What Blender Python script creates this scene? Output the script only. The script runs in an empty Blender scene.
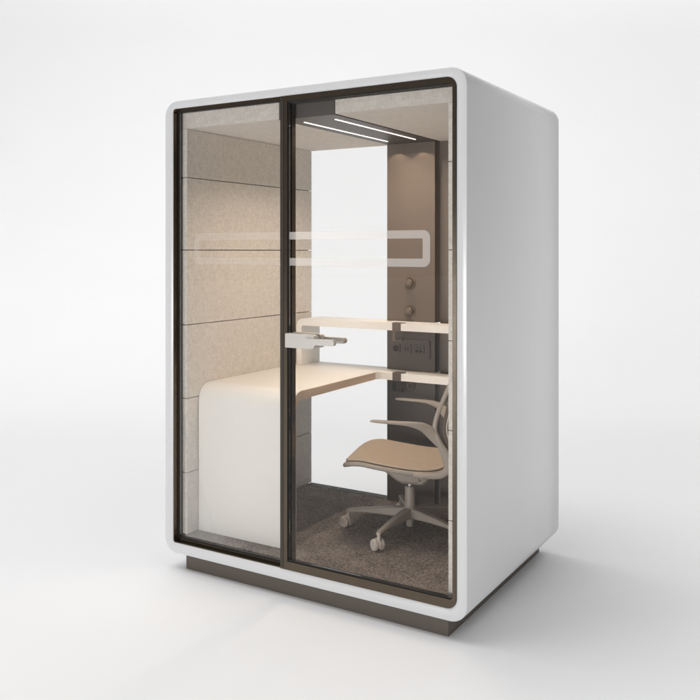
import bpy, bmesh, math, random
from mathutils import Vector, Matrix
random.seed(4)
S = bpy.context.scene
COL = S.collection
ZO = 0.08                      # plinth height: box coordinates start on top of it
R = math.radians

# ------------------------------------------------------------------ materials
def newmat(name):
    m = bpy.data.materials.new(name); m.use_nodes = True
    nt = m.node_tree
    return m, nt, nt.nodes['Principled BSDF']

def mat(name, col, rough=.5, metal=0., spec=.5, coat=0., bump=None, var=None):
    """bump=(scale, strength, distance) ; var=(scale, amount)"""
    m, nt, b = newmat(name)
    b.inputs['Base Color'].default_value = (*col, 1)
    b.inputs['Roughness'].default_value = rough
    b.inputs['Metallic'].default_value = metal
    b.inputs['Specular IOR Level'].default_value = spec
    b.inputs['Coat Weight'].default_value = coat
    tc = nt.nodes.new('ShaderNodeTexCoord')
    if var:
        n = nt.nodes.new('ShaderNodeTexNoise'); n.inputs['Scale'].default_value = var[0]
        n.inputs['Detail'].default_value = 6; n.inputs['Roughness'].default_value = .65
        nt.links.new(tc.outputs['Object'], n.inputs['Vector'])
        r = nt.nodes.new('ShaderNodeMapRange')
        r.inputs[1].default_value = .3; r.inputs[2].default_value = .7
        r.inputs[3].default_value = 1 - var[1]; r.inputs[4].default_value = 1 + var[1]
        nt.links.new(n.outputs['Fac'], r.inputs[0])
        mx = nt.nodes.new('ShaderNodeVectorMath'); mx.operation = 'SCALE'
        mx.inputs[0].default_value = col
        nt.links.new(r.outputs[0], mx.inputs['Scale'])
        nt.links.new(mx.outputs[0], b.inputs['Base Color'])
        rr = nt.nodes.new('ShaderNodeMapRange')
        rr.inputs[3].default_value = rough - .05; rr.inputs[4].default_value = min(1, rough + .07)
        nt.links.new(n.outputs['Fac'], rr.inputs[0]); nt.links.new(rr.outputs[0], b.inputs['Roughness'])
    if bump:
        n = nt.nodes.new('ShaderNodeTexNoise'); n.inputs['Scale'].default_value = bump[0]
        n.inputs['Detail'].default_value = 4
        nt.links.new(tc.outputs['Object'], n.inputs['Vector'])
        bp = nt.nodes.new('ShaderNodeBump'); bp.inputs['Strength'].default_value = bump[1]
        bp.inputs['Distance'].default_value = bump[2]
        nt.links.new(n.outputs['Fac'], bp.inputs['Height'])
        nt.links.new(bp.outputs[0], b.inputs['Normal'])
    return m

def fabric(name, c1, c2, fleck=230, mottle=28, bump=.5):
    """melange felt: fine flecks over a soft cloudy mottling"""
    m, nt, b = newmat(name)
    b.inputs['Roughness'].default_value = .95
    b.inputs['Specular IOR Level'].default_value = .15
    b.inputs['Sheen Weight'].default_value = .15
    tc = nt.nodes.new('ShaderNodeTexCoord')
    def noise(s, d, stretch=None):
        n = nt.nodes.new('ShaderNodeTexNoise'); n.inputs['Scale'].default_value = s
        n.inputs['Detail'].default_value = d; n.inputs['Roughness'].default_value = .7
        if stretch:
            mp = nt.nodes.new('ShaderNodeMapping'); mp.inputs['Scale'].default_value = stretch
            nt.links.new(tc.outputs['Object'], mp.inputs[0]); nt.links.new(mp.outputs[0], n.inputs['Vector'])
        else: nt.links.new(tc.outputs['Object'], n.inputs['Vector'])
        return n
    a = noise(fleck, 2); c = noise(mottle, 5); d = noise(fleck*.4, 3, (1, 1, .35)); e = noise(fleck*.4, 3, (.35, .35, 1))
    def math_(op, x, y):
        k = nt.nodes.new('ShaderNodeMath'); k.operation = op
        for i, v in enumerate((x, y)):
            if isinstance(v, (int, float)): k.inputs[i].default_value = v
            else: nt.links.new(v, k.inputs[i])
        return k.outputs[0]
    s = math_('ADD', math_('MULTIPLY', a.outputs['Fac'], .58), math_('MULTIPLY', c.outputs['Fac'], .22))
    s = math_('ADD', s, math_('MULTIPLY', math_('ADD', d.outputs['Fac'], e.outputs['Fac']), .3))
    r = nt.nodes.new('ShaderNodeMapRange'); r.inputs[1].default_value = .5; r.inputs[2].default_value = .9
    nt.links.new(s, r.inputs[0])
    mx = nt.nodes.new('ShaderNodeMix'); mx.data_type = 'RGBA'
    mx.inputs[6].default_value = (*c1, 1); mx.inputs[7].default_value = (*c2, 1)
    nt.links.new(r.outputs[0], mx.inputs[0]); nt.links.new(mx.outputs[2], b.inputs['Base Color'])
    bp = nt.nodes.new('ShaderNodeBump'); bp.inputs['Strength'].default_value = bump; bp.inputs['Distance'].default_value = .0012
    nt.links.new(s, bp.inputs['Height']); nt.links.new(bp.outputs[0], b.inputs['Normal'])
    return m

def carpet_mat():
    m, nt, b = newmat('carpet_pile')
    b.inputs['Roughness'].default_value = 1; b.inputs['Specular IOR Level'].default_value = .1
    tc = nt.nodes.new('ShaderNodeTexCoord')
    mp = nt.nodes.new('ShaderNodeMapping'); mp.inputs['Rotation'].default_value = (0, 0, R(-24)); mp.inputs['Scale'].default_value = (1, .6, 1)
    nt.links.new(tc.outputs['Object'], mp.inputs[0])
    n1 = nt.nodes.new('ShaderNodeTexNoise'); n1.inputs['Scale'].default_value = 115; n1.inputs['Detail'].default_value = 8; n1.inputs['Roughness'].default_value = .8
    n1.inputs['Distortion'].default_value = .9
    n2 = nt.nodes.new('ShaderNodeTexNoise'); n2.inputs['Scale'].default_value = 9; n2.inputs['Detail'].default_value = 3
    nt.links.new(mp.outputs[0], n1.inputs['Vector']); nt.links.new(tc.outputs['Object'], n2.inputs['Vector'])
    ad = nt.nodes.new('ShaderNodeMath'); ad.operation = 'MULTIPLY_ADD'; ad.inputs[1].default_value = .16
    nt.links.new(n2.outputs['Fac'], ad.inputs[0]); nt.links.new(n1.outputs['Fac'], ad.inputs[2])
    cr = nt.nodes.new('ShaderNodeValToRGB')
    el = cr.color_ramp.elements
    el[0].position = .45; el[0].color = (.06, .05, .044, 1)
    el[1].position = .72; el[1].color = (.46, .395, .35, 1)
    k = el.new(.57); k.color = (.215, .18, .157, 1)
    nt.links.new(ad.outputs[0], cr.inputs[0]); nt.links.new(cr.outputs[0], b.inputs['Base Color'])
    bp = nt.nodes.new('ShaderNodeBump'); bp.inputs['Strength'].default_value = .8; bp.inputs['Distance'].default_value = .006
    nt.links.new(ad.outputs[0], bp.inputs['Height']); nt.links.new(bp.outputs[0], b.inputs['Normal'])
    return m

def glass_mat(name, tint=(.99, .99, .987), refl=1.0):
    m = bpy.data.materials.new(name); m.use_nodes = True
    nt = m.node_tree; nt.nodes.clear()
    out = nt.nodes.new('ShaderNodeOutputMaterial')
    tr = nt.nodes.new('ShaderNodeBsdfTransparent'); tr.inputs[0].default_value = (*tint, 1)
    gl = nt.nodes.new('ShaderNodeBsdfGlossy'); gl.inputs['Roughness'].default_value = .01
    fr = nt.nodes.new('ShaderNodeFresnel'); fr.inputs[0].default_value = 1.45
    k = nt.nodes.new('ShaderNodeMath'); k.operation = 'MULTIPLY'; k.inputs[1].default_value = refl
    mx = nt.nodes.new('ShaderNodeMixShader')
    nt.links.new(fr.outputs[0], k.inputs[0]); nt.links.new(k.outputs[0], mx.inputs[0])
    nt.links.new(tr.outputs[0], mx.inputs[1]); nt.links.new(gl.outputs[0], mx.inputs[2])
    nt.links.new(mx.outputs[0], out.inputs[0])
    return m

def film_mat(name, amount, col=(.92, .9, .88)):
    m = bpy.data.materials.new(name); m.use_nodes = True
    nt = m.node_tree; nt.nodes.clear()
    out = nt.nodes.new('ShaderNodeOutputMaterial')
    tr = nt.nodes.new('ShaderNodeBsdfTransparent')
    di = nt.nodes.new('ShaderNodeBsdfDiffuse'); di.inputs[0].default_value = (*col, 1)
    tl = nt.nodes.new('ShaderNodeBsdfTranslucent'); tl.inputs[0].default_value = (*col, 1)
    m1 = nt.nodes.new('ShaderNodeMixShader'); m1.inputs[0].default_value = .45
    m2 = nt.nodes.new('ShaderNodeMixShader'); m2.inputs[0].default_value = amount
    nt.links.new(di.outputs[0], m1.inputs[1]); nt.links.new(tl.outputs[0], m1.inputs[2])
    nt.links.new(tr.outputs[0], m2.inputs[1]); nt.links.new(m1.outputs[0], m2.inputs[2])
    nt.links.new(m2.outputs[0], out.inputs[0])
    return m

def emit_mat(name, col, st):
    m, nt, b = newmat(name)
    b.inputs['Base Color'].default_value = (.9, .9, .9, 1)
    b.inputs['Emission Color'].default_value = (*col, 1)
    b.inputs['Emission Strength'].default_value = st
    return m

M = dict(
    white=mat('white_lacquer', (.66, .66, .665), .22, spec=.6, bump=(900, .04, .0004), var=(3, .008)),
    liner=mat('dark_liner', (.035, .03, .027), .8),
    plinth=mat('plinth_bronze', (.095, .078, .061), .5, metal=.0, var=(30, .06)),
    bronze=mat('bronze_anodised', (.125, .1, .075), .20, metal=.96, bump=(700, .05, .0003), var=(20, .05)),
    bronze_dark=mat('bronze_dark', (.05, .042, .034), .42, metal=.4),
    rubber=mat('black_gasket', (.012, .011, .01), .6),
    felt=fabric('beige_felt', (.54, .50, .45), (.86, .81, .74)),
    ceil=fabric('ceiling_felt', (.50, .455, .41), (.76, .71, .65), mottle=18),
    carpet=carpet_mat(),
    brown=mat('taupe_metal', (.14, .11, .089), .5, metal=.15, bump=(600, .05, .0003), var=(8, .03)),
    brown2=mat('taupe_shaded_trim', (.09, .074, .063), .45, metal=.1),  # trim tone, and the column taupe with the lower housings' shade put in
    darkhole=mat('socket_black', (.01, .01, .01), .6),
    bar=mat('light_bar_metal', (.09, .08, .075), .45, metal=.2),
    led=emit_mat('led_diffuser', (1, .93, .86), 1.6),
    desk=mat('cream_laminate', (.84, .81, .765), .42, spec=.4, bump=(500, .03, .0003), var=(5, .012)),
    desk_shaded=mat('cream_laminate_shaded', (.62, .50, .40), .5),  # cream laminate with the side's warm shade put into the colour
    glass=glass_mat('clear_glass', refl=.35),
    glassb=glass_mat('back_glass', (.985, .985, .985), .35),
    film=film_mat('frosted_film', .42, (.98, .98, .98)),
    film2=film_mat('frosted_film_faint', .30, (.75, .7, .66)),  # same film as on the door, coloured fainter and darker
    edge=mat('glass_edge', (.32, .35, .34), .25, spec=.6),
    steel=mat('satin_aluminium', (.60, .57, .53), .34, metal=.35, bump=(800, .05, .0002)),
    chrome=mat('chrome', (.75, .74, .72), .15, metal=1),
    cplast=mat('taupe_plastic', (.34, .29, .245), .5, bump=(700, .08, .0003), var=(10, .03)),
    cbase=mat('base_plastic', (.37, .322, .272), .45, bump=(700, .06, .0003), var=(10, .03)),
    ccast=mat('caster_plastic', (.66, .59, .52), .5),
    cseat=fabric('tan_seat_fabric', (.42, .335, .25), (.60, .495, .385), fleck=700, mottle=20, bump=.35),
    cmesh=fabric('taupe_back_mesh', (.11, .085, .068), (.2, .16, .13), fleck=900, mottle=30, bump=.8),
    pipe=mat('light_piping', (.6, .54, .47), .6),
    grille=mat('floor_grille', (.16, .16, .14), .5, metal=.3),
    floor=mat('studio_paint', (.86, .86, .865), .62, spec=.25, bump=(60, .02, .001), var=(1.2, .006)),
)

# ------------------------------------------------------------------ objects
BASE = {}
def tag(o, label=None, cat=None, group=None, kind=None):
    for k, v in (('label', label), ('category', cat), ('group', group), ('kind', kind)):
        if v: o[k] = v
def thing(name, label, cat, base, rz=0., group=None):
    o = bpy.data.objects.new(name, None); COL.objects.link(o)
    o.location = base; o.rotation_euler = (0, 0, rz); o.empty_display_size = .2
    tag(o, label, cat, group); BASE[o.name] = Vector(base)
    return o
def build(name, bm, m, parent=None, local=False, bevel=0., seg=2, bang=45, smooth=38, label=None, base=None):
    """link a bmesh as one object. Coordinates are box coordinates unless local."""
    if bevel:
        es = [e for e in bm.edges if len(e.link_faces) == 2 and e.calc_face_angle(0) > R(bang)]
        bmesh.ops.bevel(bm, geom=es, offset=bevel, segments=seg, profile=.6, affect='EDGES', clamp_overlap=True)
    bmesh.ops.recalc_face_normals(bm, faces=bm.faces)
    for f in bm.faces: f.smooth = True
    for e in bm.edges:
        if len(e.link_faces) == 2: e.smooth = e.calc_face_angle(0) < R(smooth)
    if not local:
        b = BASE[parent.name] if parent and parent.name in BASE else (base or Vector((0, 0, 0)))
        p = parent
        while p is not None and p.name not in BASE: p = p.parent
        if p is not None: b = BASE[p.name]
        bmesh.ops.translate(bm, vec=Vector((0, 0, ZO)) - Vector(b), verts=bm.verts)
    me = bpy.data.meshes.new(name); bm.to_mesh(me); bm.free()
    for mm in (m if isinstance(m, (list, tuple)) else [m]): me.materials.append(mm)
    o = bpy.data.objects.new(name, me); COL.objects.link(o)
    if parent: o.parent = parent
    if label: o['label'] = label
    return o

def box(bm, x0, x1, y0, y1, z0, z1, mi=0):
    v = [bm.verts.new((x, y, z)) for x in (x0, x1) for y in (y0, y1) for z in (z0, z1)]
    fs = [(0, 1, 3, 2), (4, 6, 7, 5), (0, 4, 5, 1), (2, 3, 7, 6), (0, 2, 6, 4), (1, 5, 7, 3)]
    for f in fs:
        q = bm.faces.new([v[i] for i in f]); q.material_index = mi
def BX(*a):
    bm = bmesh.new(); box(bm, *a); return bm
def cyl(bm, c, r0, r1, p0, p1, axis='z', n=40, mi=0):
    """cylinder/cone along axis from p0 to p1 about centre c (two other coords)"""
    def P(a, r, h):
        u, v = r*math.cos(a), r*math.sin(a)
        if axis == 'z': return (c[0]+u, c[1]+v, h)
        if axis == 'y': return (c[0]+u, h, c[1]+v)
        return (h, c[0]+u, c[1]+v)
    A = [bm.verts.new(P(2*math.pi*i/n, r0, p0)) for i in range(n)]
    B = [bm.verts.new(P(2*math.pi*i/n, r1, p1)) for i in range(n)]
    for i in range(n):
        bm.faces.new((A[i], A[(i+1) % n], B[(i+1) % n], B[i])).material_index = mi
    bm.faces.new(A).material_index = mi; bm.faces.new(B).material_index = mi
def lathe(bm, prof, c, axis='y', n=48, mi=0):
    """prof: (radius, height) pairs, closed with caps where radius 0"""
    rings = []
    for r, h in prof:
        if r < 1e-6:
            p = {'y': (c[0], h, c[1]), 'z': (c[0], c[1], h), 'x': (h, c[0], c[1])}[axis]
            rings.append([bm.verts.new(p)]); continue
        ring = []
        for i in range(n):
            a = 2*math.pi*i/n; u, v = r*math.cos(a), r*math.sin(a)
            p = {'y': (c[0]+u, h, c[1]+v), 'z': (c[0]+u, c[1]+v, h), 'x': (h, c[0]+u, c[1]+v)}[axis]
            ring.append(bm.verts.new(p))
        rings.append(ring)
    for A, B in zip(rings, rings[1:]):
        for i in range(n):
            j = (i+1) % n
            if len(A) == 1 and len(B) == 1: continue
            if len(A) == 1: f = bm.faces.new((A[0], B[i], B[j]))
            elif len(B) == 1: f = bm.faces.new((A[i], A[j], B[0]))
            else: f = bm.faces.new((A[i], A[j], B[j], B[i]))
            f.material_index = mi
    for rg in (rings[0], rings[-1]):
        if len(rg) > 1: bm.faces.new(rg).material_index = mi
def rrect(x0, x1, z0, z1, r, n=10, rr=None):
    """rounded rectangle loop in (x,z); rr optional radii (bl, br, tr, tl)"""
    rr = rr or (r, r, r, r)
    pts = []
    for (cx, cz, a0, q) in ((x0+rr[0], z0+rr[0], 180, rr[0]), (x1-rr[1], z0+rr[1], 270, rr[1]),
                            (x1-rr[2], z1-rr[2], 0, rr[2]), (x0+rr[3], z1-rr[3], 90, rr[3])):
        for i in range(n+1):
            a = R(a0 + 90*i/n); pts.append((cx+q*math.cos(a), cz+q*math.sin(a)))
    return pts
def ring_prism(bm, outer, inner, y0, y1, mi=0):
    """frame between two matched loops, y0..y1"""
    L = []
    for pts, y in ((outer, y0), (outer, y1), (inner, y1), (inner, y0)):
        L.append([bm.verts.new((p[0], y, p[1])) for p in pts])
    n = len(outer)
    for a in range(4):
        A, B = L[a], L[(a+1) % 4]
        for i in range(n):
            bm.faces.new((A[i], A[(i+1) % n], B[(i+1) % n], B[i])).material_index = mi
def prism(bm, pts, a0, a1, axis='y', mi=0):
    P = {'y': lambda p, h: (p[0], h, p[1]), 'x': lambda p, h: (h, p[0], p[1]), 'z': lambda p, h: (p[0], p[1], h)}[axis]
    A = [bm.verts.new(P(p, a0)) for p in pts]; B = [bm.verts.new(P(p, a1)) for p in pts]
    n = len(pts)
    for i in range(n): bm.faces.new((A[i], A[(i+1) % n], B[(i+1) % n], B[i])).material_index = mi
    bm.faces.new(A).material_index = mi; bm.faces.new(B).material_index = mi

# ================================================================== SETTING
cam_loc = Vector((2.919, -3.053, 1.469 + ZO))
yaw = R(31.3)
def cyclorama():
    """one seamless studio sweep: floor, curve, wall. Its own y axis is the camera heading."""
    bm = bmesh.new()
    prof = [(-40, 0), (-14, 0), (-4, 0), (0, 0), (4, 0), (7, 0), (8.0, 0)]
    rad = 5.0
    for i in range(1, 49):
        a = R(90*i/48); prof.append((8.0+rad*math.sin(a), rad*(1-math.cos(a))))
    prof += [(13.0, 7), (13.0, 11)]
    xs = [-40, -16, -8, -4, 0, 4, 8, 16, 40]
    rows = [[bm.verts.new((x, y, z)) for x in xs] for y, z in prof]
    for A, B in zip(rows, rows[1:]):
        for i in range(len(xs)-1): bm.faces.new((A[i], A[i+1], B[i+1], B[i]))
    o = build('floor', bm, M['floor'], local=True, smooth=60)
    o.location = (cam_loc.x, cam_loc.y, 0); o.rotation_euler = (0, 0, yaw)
    tag(o, kind='structure', label='seamless white studio floor curving up into the backdrop')
cyclorama()

# ================================================================== BOOTH
D = 1.175
booth = thing('office_booth', 'white rounded office phone booth with bronze framed glass front on dark plinth', 'office booth', (.8, .6, 0))

# shell: rounded rectangular tube
bm = bmesh.new()
def outl(i): return rrect(i, 1.6-i, i, 2.2-i, .074-i, 14)
inl = rrect(.052, 1.556, .05, 2.163, 0, 14, rr=(.012, .045, .045, .012))
inl2 = rrect(.054, 1.554, .052, 2.161, 0, 14, rr=(.012, .043, .043, .012))
loops = [(outl(.006), D), (outl(.0015), D-.0015), (outl(0), D-.006), (outl(0), .006), (outl(.0015), .0015), (outl(.006), 0.),
         (rrect(.0505, 1.5575, .0485, 2.1645, 0, 14, rr=(.0135, .0465, .0465, .0135)), 0.), (inl, .0015), (inl, .03), (inl, D)]
V = [[bm.verts.new((p[0], y, p[1])) for p in pts] for pts, y in loops]
n = len(inl)
for a in range(len(V)):
    A, B = V[a], V[(a+1) % len(V)]
    for i in range(n):
        f = bm.faces.new((A[i], A[(i+1) % n], B[(i+1) % n], B[i]))
        f.material_index = 1 if a == 8 else 0
build('shell', bm, [M['white'], M['liner']], booth, smooth=50)
build('plinth', BX(.105, 1.503, .037, 1.150, -.08, -.0005), M['plinth'], booth, bevel=.0015)

# carpet and sub floor
FZ = .075
bm = BX(.054, 1.554, .05, 1.098, .052, FZ); build('carpet', bm, M['carpet'], booth, bevel=.003)
# floor grille in front of the back glass
bm = bmesh.new()
box(bm, .092, .648, 1.101, 1.148, .0525, .066)
box(bm, .092, .648, 1.1, 1.104, .066, .078); box(bm, .092, .648, 1.144, 1.148, .066, .078)
for k in range(4): box(bm, .092, .648, 1.108+k*.0092, 1.112+k*.0092, .0661, .077)
for k in range(9): box(bm, .092+k*.069, .096+k*.069, 1.1045, 1.1435, .0661, .0775)
build('floor_grille', bm, M['grille'], booth)

# acoustic wall pads
seams = [.0765, .38, .745, 1.107, 1.475, 1.832, 2.07]
for side in (0, 1):
    for a, b in zip(seams, seams[1:]):
        x0, x1 = ((.054, .09) if side == 0 else (1.4935, 1.5535))
        if side == 0: bm = BX(x0, x1, .058, 1.152, a+.0022, b-(.0022 if b < 2.05 else 0))
        else: bm = BX(x0, x1, .058, 1.152, a+.0022, b-(.0022 if b < 2.05 else 0))
        build('wall_panel', bm, M['felt'], booth, bevel=.011, seg=4)
# ceiling pads either side of light bar
for x0, x1 in ((.054, .648), (.952, 1.5535)):
    build('ceiling_panel', BX(x0, x1, .058, 1.150, 2.072, 2.155), M['ceil'], booth, bevel=.008, seg=4)
# light bar
lb = build('light_bar', BX(.65, .95, .055, 1.148, 2.068, 2.15), M['bar'], booth, bevel=.002)
for x in (.718, .887):
    bm = BX(x-.0032, x+.0032, .16, .96, 2.0645, 2.0675)
    build('light_strip', bm, M['led'], lb)
# back
bg = build('back_window', BX(.091, .6495, 1.1505, 1.158, .0785, 2.0715), M['glassb'], booth, label='clear full-height rear glass')
bp = build('back_panel', BX(.951, 1.4895, 1.135, 1.150, .076, 2.0705), M['brown'], booth, bevel=.001)
# service column: three stacked housings, split by the shelf and the desk
colu = build('service_column', BX(.65, .945, 1.08, 1.149, 1.081, 2.067), M['brown'], booth, bevel=.003)
mid = build('column_housing', BX(.65, .945, 1.08, 1.149, .811, 1.039), M['brown2'], booth, bevel=.003)  # darker than the upper column: its shade is in the colour
low = build('column_housing', BX(.65, .945, 1.08, 1.149, .076, .769), M['brown2'], booth, bevel=.003)  # shade below the desk put into the taupe
for z in (1.294, 1.14):
    bm = bmesh.new()
    lathe(bm, [(.034, 1.0797), (.034, 1.074), (.031, 1.071), (.026, 1.073), (.0255, 1.077), (.0245, 1.077), (.0240, 1.066), (.021, 1.058), (.015, 1.0525), (.008, 1.0505), (0, 1.05)], (.794, z))
    build('air_nozzle', bm, M['brown'], colu, smooth=30)
# socket strip
bm = bmesh.new(); prism(bm, rrect(.673, .918, .880, .984, .012, 6), 1.0725, 1.0797)
sp = build('socket_panel', bm, M['brown2'], mid, bevel=.0025)
bm = bmesh.new()
prism(bm, rrect(.688, .737, .905, .955, .006, 5), 1.0675, 1.0722)
lathe(bm, [(.020, 1.0672), (.020, 1.0655), (.0175, 1.0655), (.0175, 1.0671)], (.7125, .930), n=32)
cyl(bm, (.7125, .930), .0172, .0172, 1.0668, 1.0655, 'y', 32, mi=1)
for dx in (-.007, .007): cyl(bm, (.7125+dx, .930), .0028, .0028, 1.0653, 1.0645, 'y', 12)
build('power_socket', bm, [M['brown2'], M['darkhole']], mid, bevel=0)
bm = bmesh.new()
prism(bm, rrect(.755, .805, .905, .955, .006, 5), 1.0675, 1.0722)
prism(bm, rrect(.763, .797, .913, .947, .003, 4), 1.0662, 1.0674)
for dx in (-.008, .008): box(bm, .780+dx-.0035, .780+dx+.0035, 1.0655, 1.0661, .920, .940, mi=1)
build('usb_socket', bm, [M['brown2'], M['darkhole']], mid)
bm = bmesh.new()
prism(bm, rrect(.823, .884, .905, .955, .006, 5), 1.0675, 1.0722)
for dx in (-.0115, .0115):
    lathe(bm, [(.0095, 1.0674), (.0095, 1.0655), (.0078, 1.0655), (.0078, 1.0673)], (.8535+dx, .922), n=24)
    cyl(bm, (.8535+dx, .922), .0076, .0076, 1.0672, 1.0662, 'y', 24, mi=1)
box(bm, .836, .871, 1.0668, 1.0674, .940, .943, mi=1)
build('network_socket', bm, [M['brown2'], M['darkhole']], mid)
# cable outlet below the desk
bm = bmesh.new()
lathe(bm, [(.028, 1.0797), (.028, 1.074), (.0255, 1.072), (.021, 1.0735), (.0205, 1.0765), (.018, 1.0765), (.0175, 1.070), (.0, 1.069)], (.801, .728))
for dx in (-.006, .006): box(bm, .801+dx-.0022, .801+dx+.0022, 1.0672, 1.0688, .718, .738, mi=1)
build('cable_outlet', bm, [M['brown'], M['darkhole']], low, smooth=30)

# fixed glazing on the left, set back behind the door plane
bm = bmesh.new()
fo = rrect(.0525, .745, .0505, 2.1625, 0, 6, rr=(.011, .002, .002, .011))
fi = rrect(.060, .710, .066, 2.150, 0, 6, rr=(.004, .002, .002, .004))
ring_prism(bm, fo, fi, .0245, .052)
fw = build('fixed_window', bm, M['bronze'], booth, bevel=.0012, seg=1)
bm = bmesh.new()
fo = rrect(.0525, .7, .0505, 2.1625, 0, 6, rr=(.011, .002, .002, .011))
fi = rrect(.0565, .696, .0545, 2.1585, 0, 6, rr=(.008, .002, .002, .008))
ring_prism(bm, fo, fi, .003, .0243)
build('track', bm, M['bronze'], fw)
bm = bmesh.new()
ring_prism(bm, rrect(.0602, .7098, .0662, 2.1498, 0, 4, rr=(.004,)*4), rrect(.064, .706, .0705, 2.146, 0, 4, rr=(.003,)*4), .030, .0485)
build('gasket', bm, M['rubber'], fw)
build('glass_pane', BX(.0642, .7058, .0372, .0432, .0707, 2.1458), M['glass'], fw)
def band(x0, x1, open_right, ya, m, parent):
    """frosted outline: C shape, open towards the door split"""
    zo0, zo1, w, r, ri = 1.4055, 1.555, .0335, .03, .004
    bm = bmesh.new()
    k = 8
    if open_right:
        o = [(x1, zo1)] + [(x0+r+r*math.cos(R(a)), zo1-r+r*math.sin(R(a))) for a in [90+90*i/k for i in range(k+1)]] \
            + [(x0+r+r*math.cos(R(a)), zo0+r+r*math.sin(R(a))) for a in [180+90*i/k for i in range(k+1)]] + [(x1, zo0)]
        i_ = [(x1, zo1-w)] + [(x0+w+ri+ri*math.cos(R(a)), zo1-w-ri+ri*math.sin(R(a))) for a in [90+90*i/k for i in range(k+1)]] \
            + [(x0+w+ri+ri*math.cos(R(a)), zo0+w+ri+ri*math.sin(R(a))) for a in [180+90*i/k for i in range(k+1)]] + [(x1, zo0+w)]
    else:
        o = [(x0, zo1)] + [(x1-r+r*math.cos(R(a)), zo1-r+r*math.sin(R(a))) for a in [90-90*i/k for i in range(k+1)]] \
            + [(x1-r+r*math.cos(R(a)), zo0+r+r*math.sin(R(a))) for a in [-90*i/k for i in range(k+1)]] + [(x0, zo0)]
        i_ = [(x0, zo1-w)] + [(x1-w-ri+ri*math.cos(R(a)), zo1-w-ri+ri*math.sin(R(a))) for a in [90-90*i/k for i in range(k+1)]] \
            + [(x1-w-ri+ri*math.cos(R(a)), zo0+w+ri+ri*math.sin(R(a))) for a in [-90*i/k for i in range(k+1)]] + [(x0, zo0+w)]
    A = [bm.verts.new((p[0], ya, p[1])) for p in o]; B = [bm.verts.new((p[0], ya, p[1])) for p in i_]
    for i in range(len(A)-1): bm.faces.new((A[i], A[i+1], B[i+1], B[i]))
    return build('frosted_band', bm, m, parent)
band(.153, .7055, True, .0368, M['film2'], fw)

# sliding door
bm = bmesh.new()
do = rrect(.698, 1.555, .051, 2.162, 0, 10, rr=(.003, .043, .043, .003))
di = rrect(.737, 1.538, .088, 2.136, 0, 10, rr=(.002, .012, .012, .002))
ring_prism(bm, do, di, -.002, .022)
door = build('sliding_door', bm, M['bronze'], booth, bevel=.0014, seg=2)
build('groove_strip', BX(.7005, .7155, -.0034, -.0021, .058, 2.155), M['bronze_dark'], door)  # added dark strip standing in for the dark groove along the stile
bm = bmesh.new()
ring_prism(bm, rrect(.7372, 1.5378, .0882, 2.1358, 0, 10, rr=(.002, .012, .012, .002)), rrect(.741, 1.535, .094, 2.131, 0, 10, rr=(.002, .010, .010, .002)), .0045, .0195)
build('gasket', bm, M['rubber'], door)
build('glass_pane', BX(.7412, 1.5348, .008, .014, .0942, 2.1308), M['glass'], door)
band(.7415, 1.436, False, .0077, M['film'], door)
# threshold: twin black track behind the door's bottom rail
bm = bmesh.new()
box(bm, .747, 1.553, .0232, .030, .053, .088); box(bm, .747, 1.553, .036, .042, .053, .086); box(bm, .747, 1.553, .0302, .0358, .053, .074)
build('threshold', bm, [M['bronze_dark']], booth, bevel=0)
bm = bmesh.new()
box(bm, .747, 1.553, .0232, .034, 2.128, 2.160); box(bm, .747, 1.553, .0345, .050, 2.135, 2.160)
build('top_track', bm, [M['bronze_dark']], booth)
# handle: block through the stile with a lever on each side
bm = bmesh.new()
def lever(bm, y0, y1, xa, xb, za, zb, tip):
    pts = rrect(xa, xb, za, zb, tip, 8, rr=(.003, tip, tip, .003)); prism(bm, pts, y0, y1)
lever(bm, -.034, -.0022, .748, .905, 1.045, 1.107, .022)
lever(bm, .0222, .050, .748, .905, 1.045, 1.107, .022)
lever(bm, -.0560, -.0345, .862, 1.016, 1.066, 1.092, .0125)
lever(bm, .0505, .0800, .862, 1.000, 1.066, 1.092, .0125)
build('handle', bm, M['steel'], door, bevel=.004, seg=3)

# ================================================================== DESK
desk = thing('desk', 'cream L-shaped desk with curved waterfall leg and raised shelf inside the booth', 'desk', (.376, .6, FZ+ZO))
T0, T1 = .77, .81
bm = bmesh.new()
XR = .66
fil = [(XR+.03-.03*math.cos(R(a)), .96-.03+.03*math.sin(R(a))) for a in (0, 22, 45, 67, 90)]
poly = [(.0925, .24), (XR, .24)] + fil + [(1.4885, .96), (1.4885, 1.0785), (.9465, 1.0785), (.9465, 1.148), (.0925, 1.148)]
prism(bm, poly, T0, T1, 'z')
# waterfall bend: same cross section, joined on the y=.24 face
prof_o, prof_i = [], []
yo, ro, th = .14, .085, .04
for i in range(13):
    a = R(90*i/12)
    prof_o.append((yo+ro-ro*math.sin(a), T1-ro+ro*math.cos(a)))
    prof_i.append((yo+ro-(ro-th)*math.sin(a), T1-ro+(ro-th)*math.cos(a)))
prof_o = [(.24, T1)] + prof_o + [(yo, FZ+.0015)]
prof_i = [(.24, T0)] + prof_i + [(yo+th, FZ+.0015)]
rows = []
for (a, b) in zip(prof_o, prof_i):
    rows.append([bm.verts.new((x, p[0], p[1])) for x, p in ((.0925, a), (XR, a), (XR, b), (.0925, b))])
for A, B in zip(rows, rows[1:]):
    for i in range(4): bm.faces.new((A[i], A[(i+1) % 4], B[(i+1) % 4], B[i]))
bm.faces.new(rows[-1])
bmesh.ops.remove_doubles(bm, verts=bm.verts, dist=1e-5)
kill = [f for f in bm.faces if all(abs(v.co.y-.24) < 1e-5 for v in f.verts)]
bmesh.ops.delete(bm, geom=kill, context='FACES')
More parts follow.
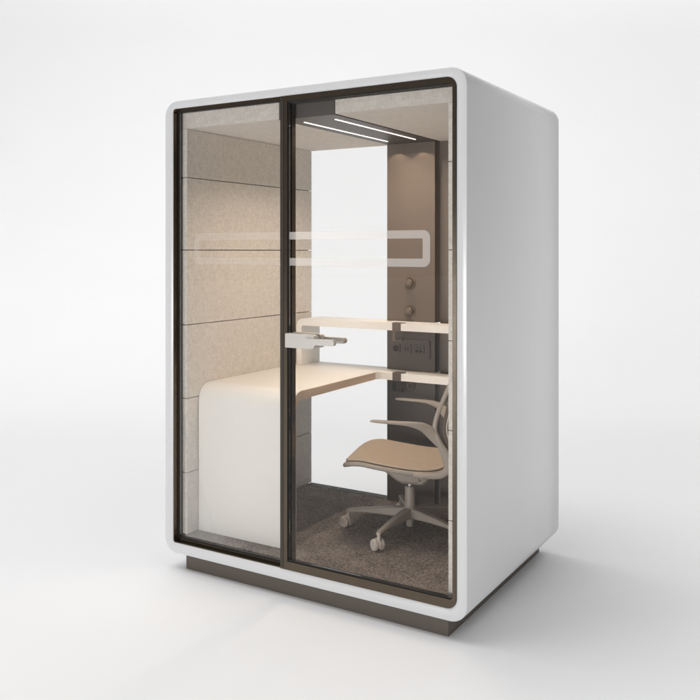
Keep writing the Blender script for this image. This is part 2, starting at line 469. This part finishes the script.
for f in bm.faces:
    if all(abs(v.co.x-XR) < 1e-4 for v in f.verts): f.material_index = 1
top = build('desktop', bm, [M['desk'], M['desk_shaded']], desk, bevel=.0015, seg=2, bang=60)
# raised shelf
bm = bmesh.new()
xl, s0, s1, ro, th = .116, 1.04, 1.08, .045, .036
o = [(xl, T1+.001)] + [(xl+ro-ro*math.cos(R(90*i/10)), s1-ro+ro*math.sin(R(90*i/10))) for i in range(11)] + [(1.4885, s1)]
i_ = [(xl+th, T1+.001)] + [(xl+th+.012-.012*math.cos(R(90*i/10)), s0-.012+.012*math.sin(R(90*i/10))) for i in range(11)] + [(1.4885, s0)]
rows = []
for a, b in zip(o, i_):
    rows.append([bm.verts.new((p[0], y, p[1])) for p, y in ((a, .957), (a, 1.0788), (b, 1.0788), (b, .957))])
for A, B in zip(rows, rows[1:]):
    for i in range(4): bm.faces.new((A[i], A[(i+1) % 4], B[(i+1) % 4], B[i]))
bm.faces.new(rows[0]); bm.faces.new(rows[-1])
# back part of the same shelf, left of the column, reaching the rear glass
shelf = build('shelf', bm, M['desk'], desk, bevel=.0012, seg=2, bang=60)
bm = bmesh.new()
oo = [(xl, T1+.001)] + o[1:-1] + [(.6485, s1)]; ii = [i_[0]] + i_[1:-1] + [(.6485, s0)]
rows = []
for a, b in zip(oo, ii):
    rows.append([bm.verts.new((p[0], y, p[1])) for p, y in ((a, 1.0792), (a, 1.148), (b, 1.148), (b, 1.0792))])
for A, B in zip(rows, rows[1:]):
    for i in range(4): bm.faces.new((A[i], A[(i+1) % 4], B[(i+1) % 4], B[i]))
bm.faces.new(rows[0]); bm.faces.new(rows[-1])
build('shelf_back', bm, M['desk'], desk)
# clip-on hooks
def hook(zt, zb, yf, name, label):
    t = thing(name, label, 'hook', (.775, yf, zb+ZO), group='hooks clipped on the desk and shelf')
    bm = bmesh.new()
    x0, x1 = .750, .801
    box(bm, x0, x1, yf-.0035, yf-.0005, zb-.002, zt+.0025)            # front plate
    box(bm, x0, x1+.012, yf-.0004, yf+.04, zt+.0005, zt+.0025)           # top tongue
    build('clip', bm, M['brown'], t, bevel=.0006, seg=1)
    bm = bmesh.new()
    box(bm, x0, x0+.019, yf-.0034, yf-.0006, zb-.052, zb-.0025)
    box(bm, x0, x1+.01, yf-.0034, yf+.012, zb-.056, zb-.0525)
    box(bm, x1+.0065, x1+.01, yf-.0034, yf+.012, zb-.0522, zb-.040)
    build('prong', bm, M['darkhole'] if name == 'desk_hook' else M['brown'], t, bevel=.0006, seg=1)
hook(s1, s0, .957, 'shelf_hook', 'small taupe clip-on hook on the front edge of the raised shelf')
hook(T1, T0, .960, 'desk_hook', 'small taupe clip-on hook with black prong on the lower desk edge')

# ================================================================== CHAIR  (local: x forward, y lateral to far side, z up)
cyaw = R(17) + math.pi
chair = thing('office_chair', 'taupe swivel chair with tan seat pad and five casters beside the desk', 'chair', (1.005, .668, FZ+ZO), cyaw)
def bl(name, bm, m, parent=chair, **k):
    # lateral axis in design space points to the far side; local y must point there as well
    for v in bm.verts: v.co.y = -v.co.y
    return build(name, bm, m, parent, local=True, **k)
def lerp(tab, s):
    tab = sorted(tab)
    if s <= tab[0][0]: return tab[0][1]
    if s >= tab[-1][0]: return tab[-1][1]
    for k in range(len(tab)-1):
        (a, va), (b, vb) = tab[k], tab[k+1]
        if a <= s <= b:
            u = (s-a)/(b-a)
            p0 = tab[k-1][1] if k > 0 else va; p3 = tab[k+2][1] if k+2 < len(tab) else vb
            m0, m1 = (vb-p0)/2, (p3-va)/2
            return (2*u**3-3*u*u+1)*va+(u**3-2*u*u+u)*m0+(-2*u**3+3*u*u)*vb+(u**3-u*u)*m1
ZP = [(-.235, .405), (-.20, .384), (-.16, .374), (-.10, .371), (-.03, .374), (.05, .382), (.12, .391), (.19, .400), (.24, .396), (.27, .386), (.29, .374), (.305, .360)]
def seat_surface(s0, s1, hw, dz, ns=34, nt=22, ex=5.):
    """closed pad: top follows the profile; returns rows of top points"""
    rows = []
    sc, hs = (s0+s1)/2, (s1-s0)/2
    for i in range(ns+1):
        th = -math.pi/2 + math.pi*i/ns
        s = sc + hs*math.copysign(abs(math.sin(th))**(1.0), math.sin(th))
        q = max(0., 1-abs((s-sc)/hs)**ex)**(1/ex)
        if i in (0, ns): q = .60
        w = hw*q*(1-.05*(-(s-sc)/hs if s < sc else 0))
        row = []
        for j in range(nt+1):
            t = -math.cos(math.pi*j/nt)
            z = lerp(ZP, s) + dz - .012*(1-t*t)*(1 if s < .15 else max(0, 1-(s-.15)/.12)) 
            row.append((s, w*t, z))
        rows.append(row)
    return rows
def pad(rows, thick, out):
    """slab under the surface with a half-round rim"""
    bm = bmesh.new()
    ns, nt = len(rows)-1, len(rows[0])-1
    ring = [(0, j) for j in range(nt+1)] + [(i, nt) for i in range(1, ns+1)] + [(ns, j) for j in range(nt-1, -1, -1)] + [(i, 0) for i in range(ns-1, 0, -1)]
    T = [[bm.verts.new(p) for p in r] for r in rows]
    Bt = [[bm.verts.new((p[0], p[1], p[2]-thick)) for p in r] for r in rows]
    for G in (T, Bt):
        for i in range(ns):
            for j in range(nt): bm.faces.new((G[i][j], G[i][j+1], G[i+1][j+1], G[i+1][j]))
    n = len(ring); P = [Vector(rows[i][j]) for i, j in ring]
    N = []
    for k in range(n):
        d = P[(k+1) % n]-P[k-1]; q = Vector((d.y, -d.x, 0)).normalized()
        c = Vector((P[k].x-.03, P[k].y, 0))
        if q.dot(c) < 0: q = -q
        N.append(q)
    layers = [[T[i][j] for i, j in ring]]
    for m_ in range(1, 6):
        a = math.pi*m_/6
        layers.append([bm.verts.new(P[k] + N[k]*out*math.sin(a) - Vector((0, 0, thick*(1-math.cos(a))/2))) for k in range(n)])
    layers.append([Bt[i][j] for i, j in ring])
    for A, B in zip(layers, layers[1:]):
        for k in range(n): bm.faces.new((A[k], A[(k+1) % n], B[(k+1) % n], B[k]))
    bmesh.ops.recalc_face_normals(bm, faces=bm.faces)
    return bm
shell_rows = seat_surface(-.228, .296, .242, -.008)
sb = bl('seat', pad(shell_rows, .022, .010), M['cplast'], smooth=80)
pad_rows = seat_surface(-.212, .288, .230, .003)
bl('seat_pad', pad(pad_rows, .009, .005), M['cseat'], sb, smooth=80)

def sweep(bm, pts, dims, side_n=24, ex=3.2, lat=None, close=True):
    """tube with super-elliptic section. pts=(s,t,z); dims=(in-plane half, lateral half).
       lat: fixed lateral unit vector or None (computed)"""
    P = [Vector(p) for p in pts]; rings = []
    for i, p in enumerate(P):
        d = (P[min(i+1, len(P)-1)]-P[max(i-1, 0)]).normalized()
        l = Vector(lat) if lat else Vector((0, 1, 0))
        l = (l - d*l.dot(d)).normalized(); nrm = d.cross(l).normalized()
        a, b = dims[i]; ring = []
        for k in range(side_n):
            th = 2*math.pi*k/side_n; c, s_ = math.cos(th), math.sin(th)
            ring.append(bm.verts.new(p + nrm*a*math.copysign(abs(c)**(2/ex), c) + l*b*math.copysign(abs(s_)**(2/ex), s_)))
        rings.append(ring)
    for A, B in zip(rings, rings[1:]):
        for k in range(side_n): bm.faces.new((A[k], A[(k+1) % side_n], B[(k+1) % side_n], B[k]))
    if close: bm.faces.new(rings[0]); bm.faces.new(rings[-1])
def spline(ctrl, n=8):
    """Catmull-Rom through tuples"""
    out = []
    C_ = [ctrl[0]] + list(ctrl) + [ctrl[-1]]
    for i in range(1, len(C_)-2):
        p0, p1, p2, p3 = C_[i-1:i+3]
        for k in range(n):
            u = k/n
            out.append(tuple(.5*((2*b)+(-a+c)*u+(2*a-5*b+4*c-d)*u*u+(-a+3*b-3*c+d)*u**3) for a, b, c, d in zip(p0, p1, p2, p3)))
    out.append(tuple(ctrl[-1])); return out
# back frame: one loop, rising from the rear of the seat on both sides
bm = bmesh.new()
half = [(-.06, .243, .348, .011, .011), (-.13, .246, .349, .013, .012), (-.190, .248, .360, .017, .013), (-.222, .248, .392, .019, .014),
        (-.212, .248, .450, .021, .014), (-.182, .248, .510, .014, .013), (-.162, .247, .565, .011, .013), (-.170, .243, .625, .0105, .012), (-.198, .237, .70, .010, .011),
        (-.238, .228, .79, .013, .012), (-.262, .212, .860, .012, .012), (-.276, .17, .895, .011, .012), (-.282, .09, .905, .011, .012), (-.284, 0, .907, .011, .012)]
full = half + [(a, -b, c, d, e) for a, b, c, d, e in reversed(half[:-1])]
sp_ = spline(full, 7)
pts = [q[:3] for q in sp_]
P = [Vector(p) for p in pts]
rings = []
for i, p in enumerate(P):
    d = (P[min(i+1, len(P)-1)]-P[max(i-1, 0)]).normalized()
    # in-plane normal is roughly forward
    f = Vector((1, 0, 0)) if abs(d.x) < .75 else Vector((0, 0, 1))
    f = Vector((1, 0, .0)) - d*d.x
    if f.length < .35: f = Vector((0, 0, 1)) - d*d.z
    fz = Vector((abs(d.z)+abs(d.y), 0, -d.x*math.copysign(1, d.z) if abs(d.z) > .05 else 0)) 
    f = (fz - d*fz.dot(d)).normalized()
    l = d.cross(f).normalized(); a, b = sp_[i][3], sp_[i][4]; ring = []
    for k in range(20):
        th = 2*math.pi*k/20; c, s_ = math.cos(th), math.sin(th)
        ring.append(bm.verts.new(p + f*a*math.copysign(abs(c)**.62, c) + l*b*math.copysign(abs(s_)**.62, s_)))
    rings.append(ring)
for A, B in zip(rings, rings[1:]):
    for k in range(20): bm.faces.new((A[k], A[(k+1) % 20], B[(k+1) % 20], B[k]))
bm.faces.new(rings[0]); bm.faces.new(rings[-1])
bf = bl('backrest', bm, M['cplast'], smooth=50)
# backrest cushion: curved sheet with thickness between the side frames
bm = bmesh.new()
def back_pt(u, t, off):
    zc = .40 + .495*u
    s = lerp([(.40, -.232), (.45, -.222), (.51, -.200), (.565, -.188), (.625, -.196), (.70, -.216), (.79, -.243), (.86, -.266), (.90, -.282)], zc)
    w = lerp([(.40, .22), (.5, .233), (.6, .231), (.7, .226), (.79, .217), (.86, .20), (.895, .165)], zc)
    return (s - .006 - .050*(1-t*t) - off, w*t, zc)
nu, nt = 26, 16
F_ = [[bm.verts.new(back_pt(i/nu, -1+2*j/nt, 0)) for j in range(nt+1)] for i in range(nu+1)]
K_ = [[bm.verts.new(back_pt(i/nu, -1+2*j/nt, .014)) for j in range(nt+1)] for i in range(nu+1)]
for G in (F_, K_):
    for i in range(nu):
        for j in range(nt): bm.faces.new((G[i][j], G[i][j+1], G[i+1][j+1], G[i+1][j]))
ring = [(0, j) for j in range(nt+1)] + [(i, nt) for i in range(1, nu+1)] + [(nu, j) for j in range(nt-1, -1, -1)] + [(i, 0) for i in range(nu-1, 0, -1)]
for k in range(len(ring)):
    a, b = ring[k], ring[(k+1) % len(ring)]
    bm.faces.new((F_[a[0]][a[1]], F_[b[0]][b[1]], K_[b[0]][b[1]], K_[a[0]][a[1]]))
bl('back_mesh', bm, M['cmesh'], bf, smooth=60)
for sgn in (-1, 1):
    bm = bmesh.new()
    pp = [Vector(back_pt(i/30, sgn*.975, .0175)) for i in range(31)]
    sweep(bm, [tuple(p) for p in pp], [(.0036, .0036)]*31, 8, 2)
    bl('piping', bm, M['pipe'], bf, smooth=60)
# armrests
for sgn in (-1, 1):
    bm = bmesh.new()
    c = [(.132, .302, .6035, .003, .010), (.115, .302, .6035, .0055, .017), (.07, .301, .602, .0065, .020), (.01, .298, .600, .0075, .020), (-.04, .292, .597, .010, .019),
         (-.085, .280, .589, .016, .017), (-.116, .266, .576, .022, .0150), (-.140, .254, .556, .026, .0135), (-.160, .2475, .528, .022, .0120), (-.180, .246, .495, .012, .010)]
    q = spline([(a, sgn*b, z, d, e) for a, b, z, d, e in c], 7)
    sweep(bm, [p[:3] for p in q], [(p[3], p[4]) for p in q], 24, 2.8)
    bl('armrest', bm, M['cplast'], smooth=50)
# mechanism under the seat
bm = bmesh.new()
rows = []
for x, w, z0, z1 in ((.125, .055, .305, .345), (.10, .060, .292, .350), (.06, .066, .266, .350), (.03, .068, .253, .350), (-.07, .068, .250, .350), (-.095, .062, .262, .348), (-.11, .055, .290, .345)):
    r_ = .014
    rows.append([bm.verts.new((x, y, z)) for y, z in ((-w, z1), (w, z1), (w, z0+r_), (w-r_, z0), (-w+r_, z0), (-w, z0+r_))])
for A, B in zip(rows, rows[1:]):
    for i in range(6): bm.faces.new((A[i], A[(i+1) % 6], B[(i+1) % 6], B[i]))
bm.faces.new(rows[0]); bm.faces.new(rows[-1])
box(bm, .128, .175, -.085, .085, .322, .348)
bl('mechanism', bm, M['cplast'], bevel=.004, seg=2, bang=25)
bm = bmesh.new()
sweep(bm, [(-.05, -.06, .300), (-.06, -.10, .296), (-.075, -.150, .296), (-.085, -.19, .300)], [(.004, .004), (.004, .004), (.004, .006), (.003, .009)], 12, 2)
bl('lever', bm, M['steel'])
bm = bmesh.new()
lathe(bm, [(.014, .19), (.014, .249), (.0, .249)], (0, 0), 'z', 32)
bl('gas_piston', bm, M['chrome'])
bm = bmesh.new()
lathe(bm, [(0, .030), (.017, .030), (.0185, .034), (.0185, .066), (.030, .070), (.034, .078), (.034, .118), (.030, .126), (.0255, .130), (.0245, .225), (.0225, .229), (.0142, .229)], (0, 0), 'z', 40)
hub = bl('column', bm, M['cbase'], smooth=30)
# five legs with casters
def leg_bm():
    bm = bmesh.new(); rows = []
    for x, w, z0, z1 in ((.026, .021, .074, .124), (.08, .020, .078, .122), (.16, .018, .082, .114), (.25, .0155, .083, .103), (.305, .0135, .078, .096), (.322, .0115, .074, .090)):
        e = .005
        rows.append([bm.verts.new((x, y, z)) for y, z in ((-w+e, z1), (w-e, z1), (w, z1-e), (w, z0+e), (w-e, z0), (-w+e, z0), (-w, z0+e), (-w, z1-e))])
    for A, B in zip(rows, rows[1:]):
        for i in range(8): bm.faces.new((A[i], A[(i+1) % 8], B[(i+1) % 8], B[i]))
    bm.faces.new(rows[0]); bm.faces.new(rows[-1])
    return bm
def caster_bm():
    """twin wheel caster about the origin, stem up; wheel axle along local y"""
    bm = bmesh.new()
    cyl(bm, (0, 0), .0085, .0085, .044, .0865, 'z', 20)
    for s in (-1, 1):
        a, b = s*.0065, s*.0275
        lathe(bm, [(0, a), (.0235, a), (.0265, a+s*.003), (.0275, a+s*.007), (.0275, b-s*.006), (.0255, b-s*.002), (.020, b-s*.0005), (.012, b-s*.002), (0, b-s*.002)], (-.012, .0278), 'y', 36)
    # hood between and over the wheels
    rows = []
    for k in range(13):
        th = R(-20 + 200*k/12); r = .0305
        rows.append([bm.verts.new((-.012+rr*math.cos(th), y, .0278+rr*math.sin(th))) for rr, y in ((r, -.0055), (r, .0055), (.012, .0055), (.012, -.0055))])
    for A, B in zip(rows, rows[1:]):
        for i in range(4): bm.faces.new((A[i], A[(i+1) % 4], B[(i+1) % 4], B[i]))
    bm.faces.new(rows[0]); bm.faces.new(rows[-1])
    return bm
leg0 = bl('base_leg', leg_bm(), M['cbase'], chair, bevel=.0015, seg=1, bang=30, smooth=30)
cas0 = bl('caster', caster_bm(), M['ccast'], leg0, smooth=32)
cas0.location = (.315, 0, 0); cas0.rotation_euler = (0, 0, R(55))
world_angles = [-90, 198, 126, 54, -18]
spins = [R(60), R(150), R(20), R(200), R(-70)]
legs = [leg0]; cas = [cas0]
for k in range(1, 5):
    l = leg0.copy(); COL.objects.link(l); l.parent = chair
    c = cas0.copy(); COL.objects.link(c); c.parent = l
    legs.append(l); cas.append(c)
for k in range(5):
    legs[k].rotation_euler = (0, 0, R(world_angles[k]) - cyaw)
    cas[k].rotation_euler = (0, 0, spins[k])

# ================================================================== LIGHT
w = bpy.data.worlds.new('World'); S.world = w; w.use_nodes = True
nt = w.node_tree; bgn = nt.nodes['Background']
tc = nt.nodes.new('ShaderNodeTexCoord')
def vdot(vec):
    d = nt.nodes.new('ShaderNodeVectorMath'); d.operation = 'DOT_PRODUCT'; d.inputs[1].default_value = Vector(vec).normalized()
    nt.links.new(tc.outputs['Generated'], d.inputs[0]); return d.outputs['Value']
def mrange(v, a, b, c, d):
    m = nt.nodes.new('ShaderNodeMapRange'); m.interpolation_type = 'SMOOTHSTEP'
    m.inputs[1].default_value = a; m.inputs[2].default_value = b; m.inputs[3].default_value = c; m.inputs[4].default_value = d
    nt.links.new(v, m.inputs[0]); return m.outputs[0]
# a studio: bright overhead and to the left, dim to the right
v1 = mrange(vdot((-.75, .25, .6)), -.5, .95, .07, .41)
nt.links.new(v1, bgn.inputs['Strength'])
bgn.inputs['Color'].default_value = (1, 1, 1, 1)

def area(name, loc, target, size, power, col=(1, 1, 1), sy=None, spread=180):
    l = bpy.data.lights.new(name, 'AREA'); l.energy = power; l.color = col; l.size = size
    if sy: l.shape = 'RECTANGLE'; l.size_y = sy
    l.spread = R(spread)
    o = bpy.data.objects.new(name, l); COL.objects.link(o); o.location = loc
    o.rotation_euler = (Vector(target)-Vector(loc)).to_track_quat('-Z', 'Y').to_euler()
    return o
area('overhead_soft', (-11, -3, 36.0), (.8, 2, 0), 24.0, 6500)
hd = Vector((-math.sin(yaw), math.cos(yaw), 0)); rt = Vector((math.cos(yaw), math.sin(yaw), 0))
def cyc(a, b, z): return tuple(Vector((cam_loc.x, cam_loc.y, 0)) + rt*a + hd*b + Vector((0, 0, z)))
area('backdrop_light', cyc(4.5, 4.0, 11.5), cyc(4.0, 13, 6.0), 26, 385, sy=2.0, spread=90)
area('overhead_soft', (15, -2, 30.0), (.8, 2, 0), 14.0, 1200)  # weak overhead lamp added to lift the floor on the right
area('front_fill', (.5, -6.2, .8), (.4, .2, .6), 2.4, 150, sy=1.0)
area('side_fill', (4.6, .4, .28), (1.6, .6, .35), 1.8, 18, sy=.35)
for x in (.722, .873):          # spots added at the strip ends to cast scallops on the column
    sl = bpy.data.lights.new('scallop_spot', 'SPOT'); sl.energy = .6; sl.color = (1, .82, .64); sl.spot_size = R(98); sl.spot_blend = .12; sl.shadow_soft_size = .006
    so = bpy.data.objects.new('scallop_spot', sl); COL.objects.link(so); so.location = (x, 1.024, 2.060 + ZO)
# the two strips of the light bar shine downwards in a limited cone
for x in (.718, .887):
    area('strip_light', (x, .56, 2.143), (x, .56, 0), .008, 4.2, col=(1, .83, .67), sy=.78, spread=145)

# ================================================================== CAMERA
cd = bpy.data.cameras.new('camera'); cam = bpy.data.objects.new('camera', cd); COL.objects.link(cam)
cam.location = cam_loc; cam.rotation_euler = (R(90), 0, yaw)
cd.sensor_width = 36; cd.lens = 840/700*36; cd.shift_y = -(350-251.3)/700
cd.clip_start = .05; cd.clip_end = 200
S.camera = cam
S.view_settings.view_transform = 'Standard'; S.view_settings.look = 'None'
S.view_settings.exposure = 0.10; S.view_settings.gamma = 1
S.render.engine = 'CYCLES'
S.cycles.max_bounces = 12; S.cycles.transparent_max_bounces = 24; S.cycles.diffuse_bounces = 6
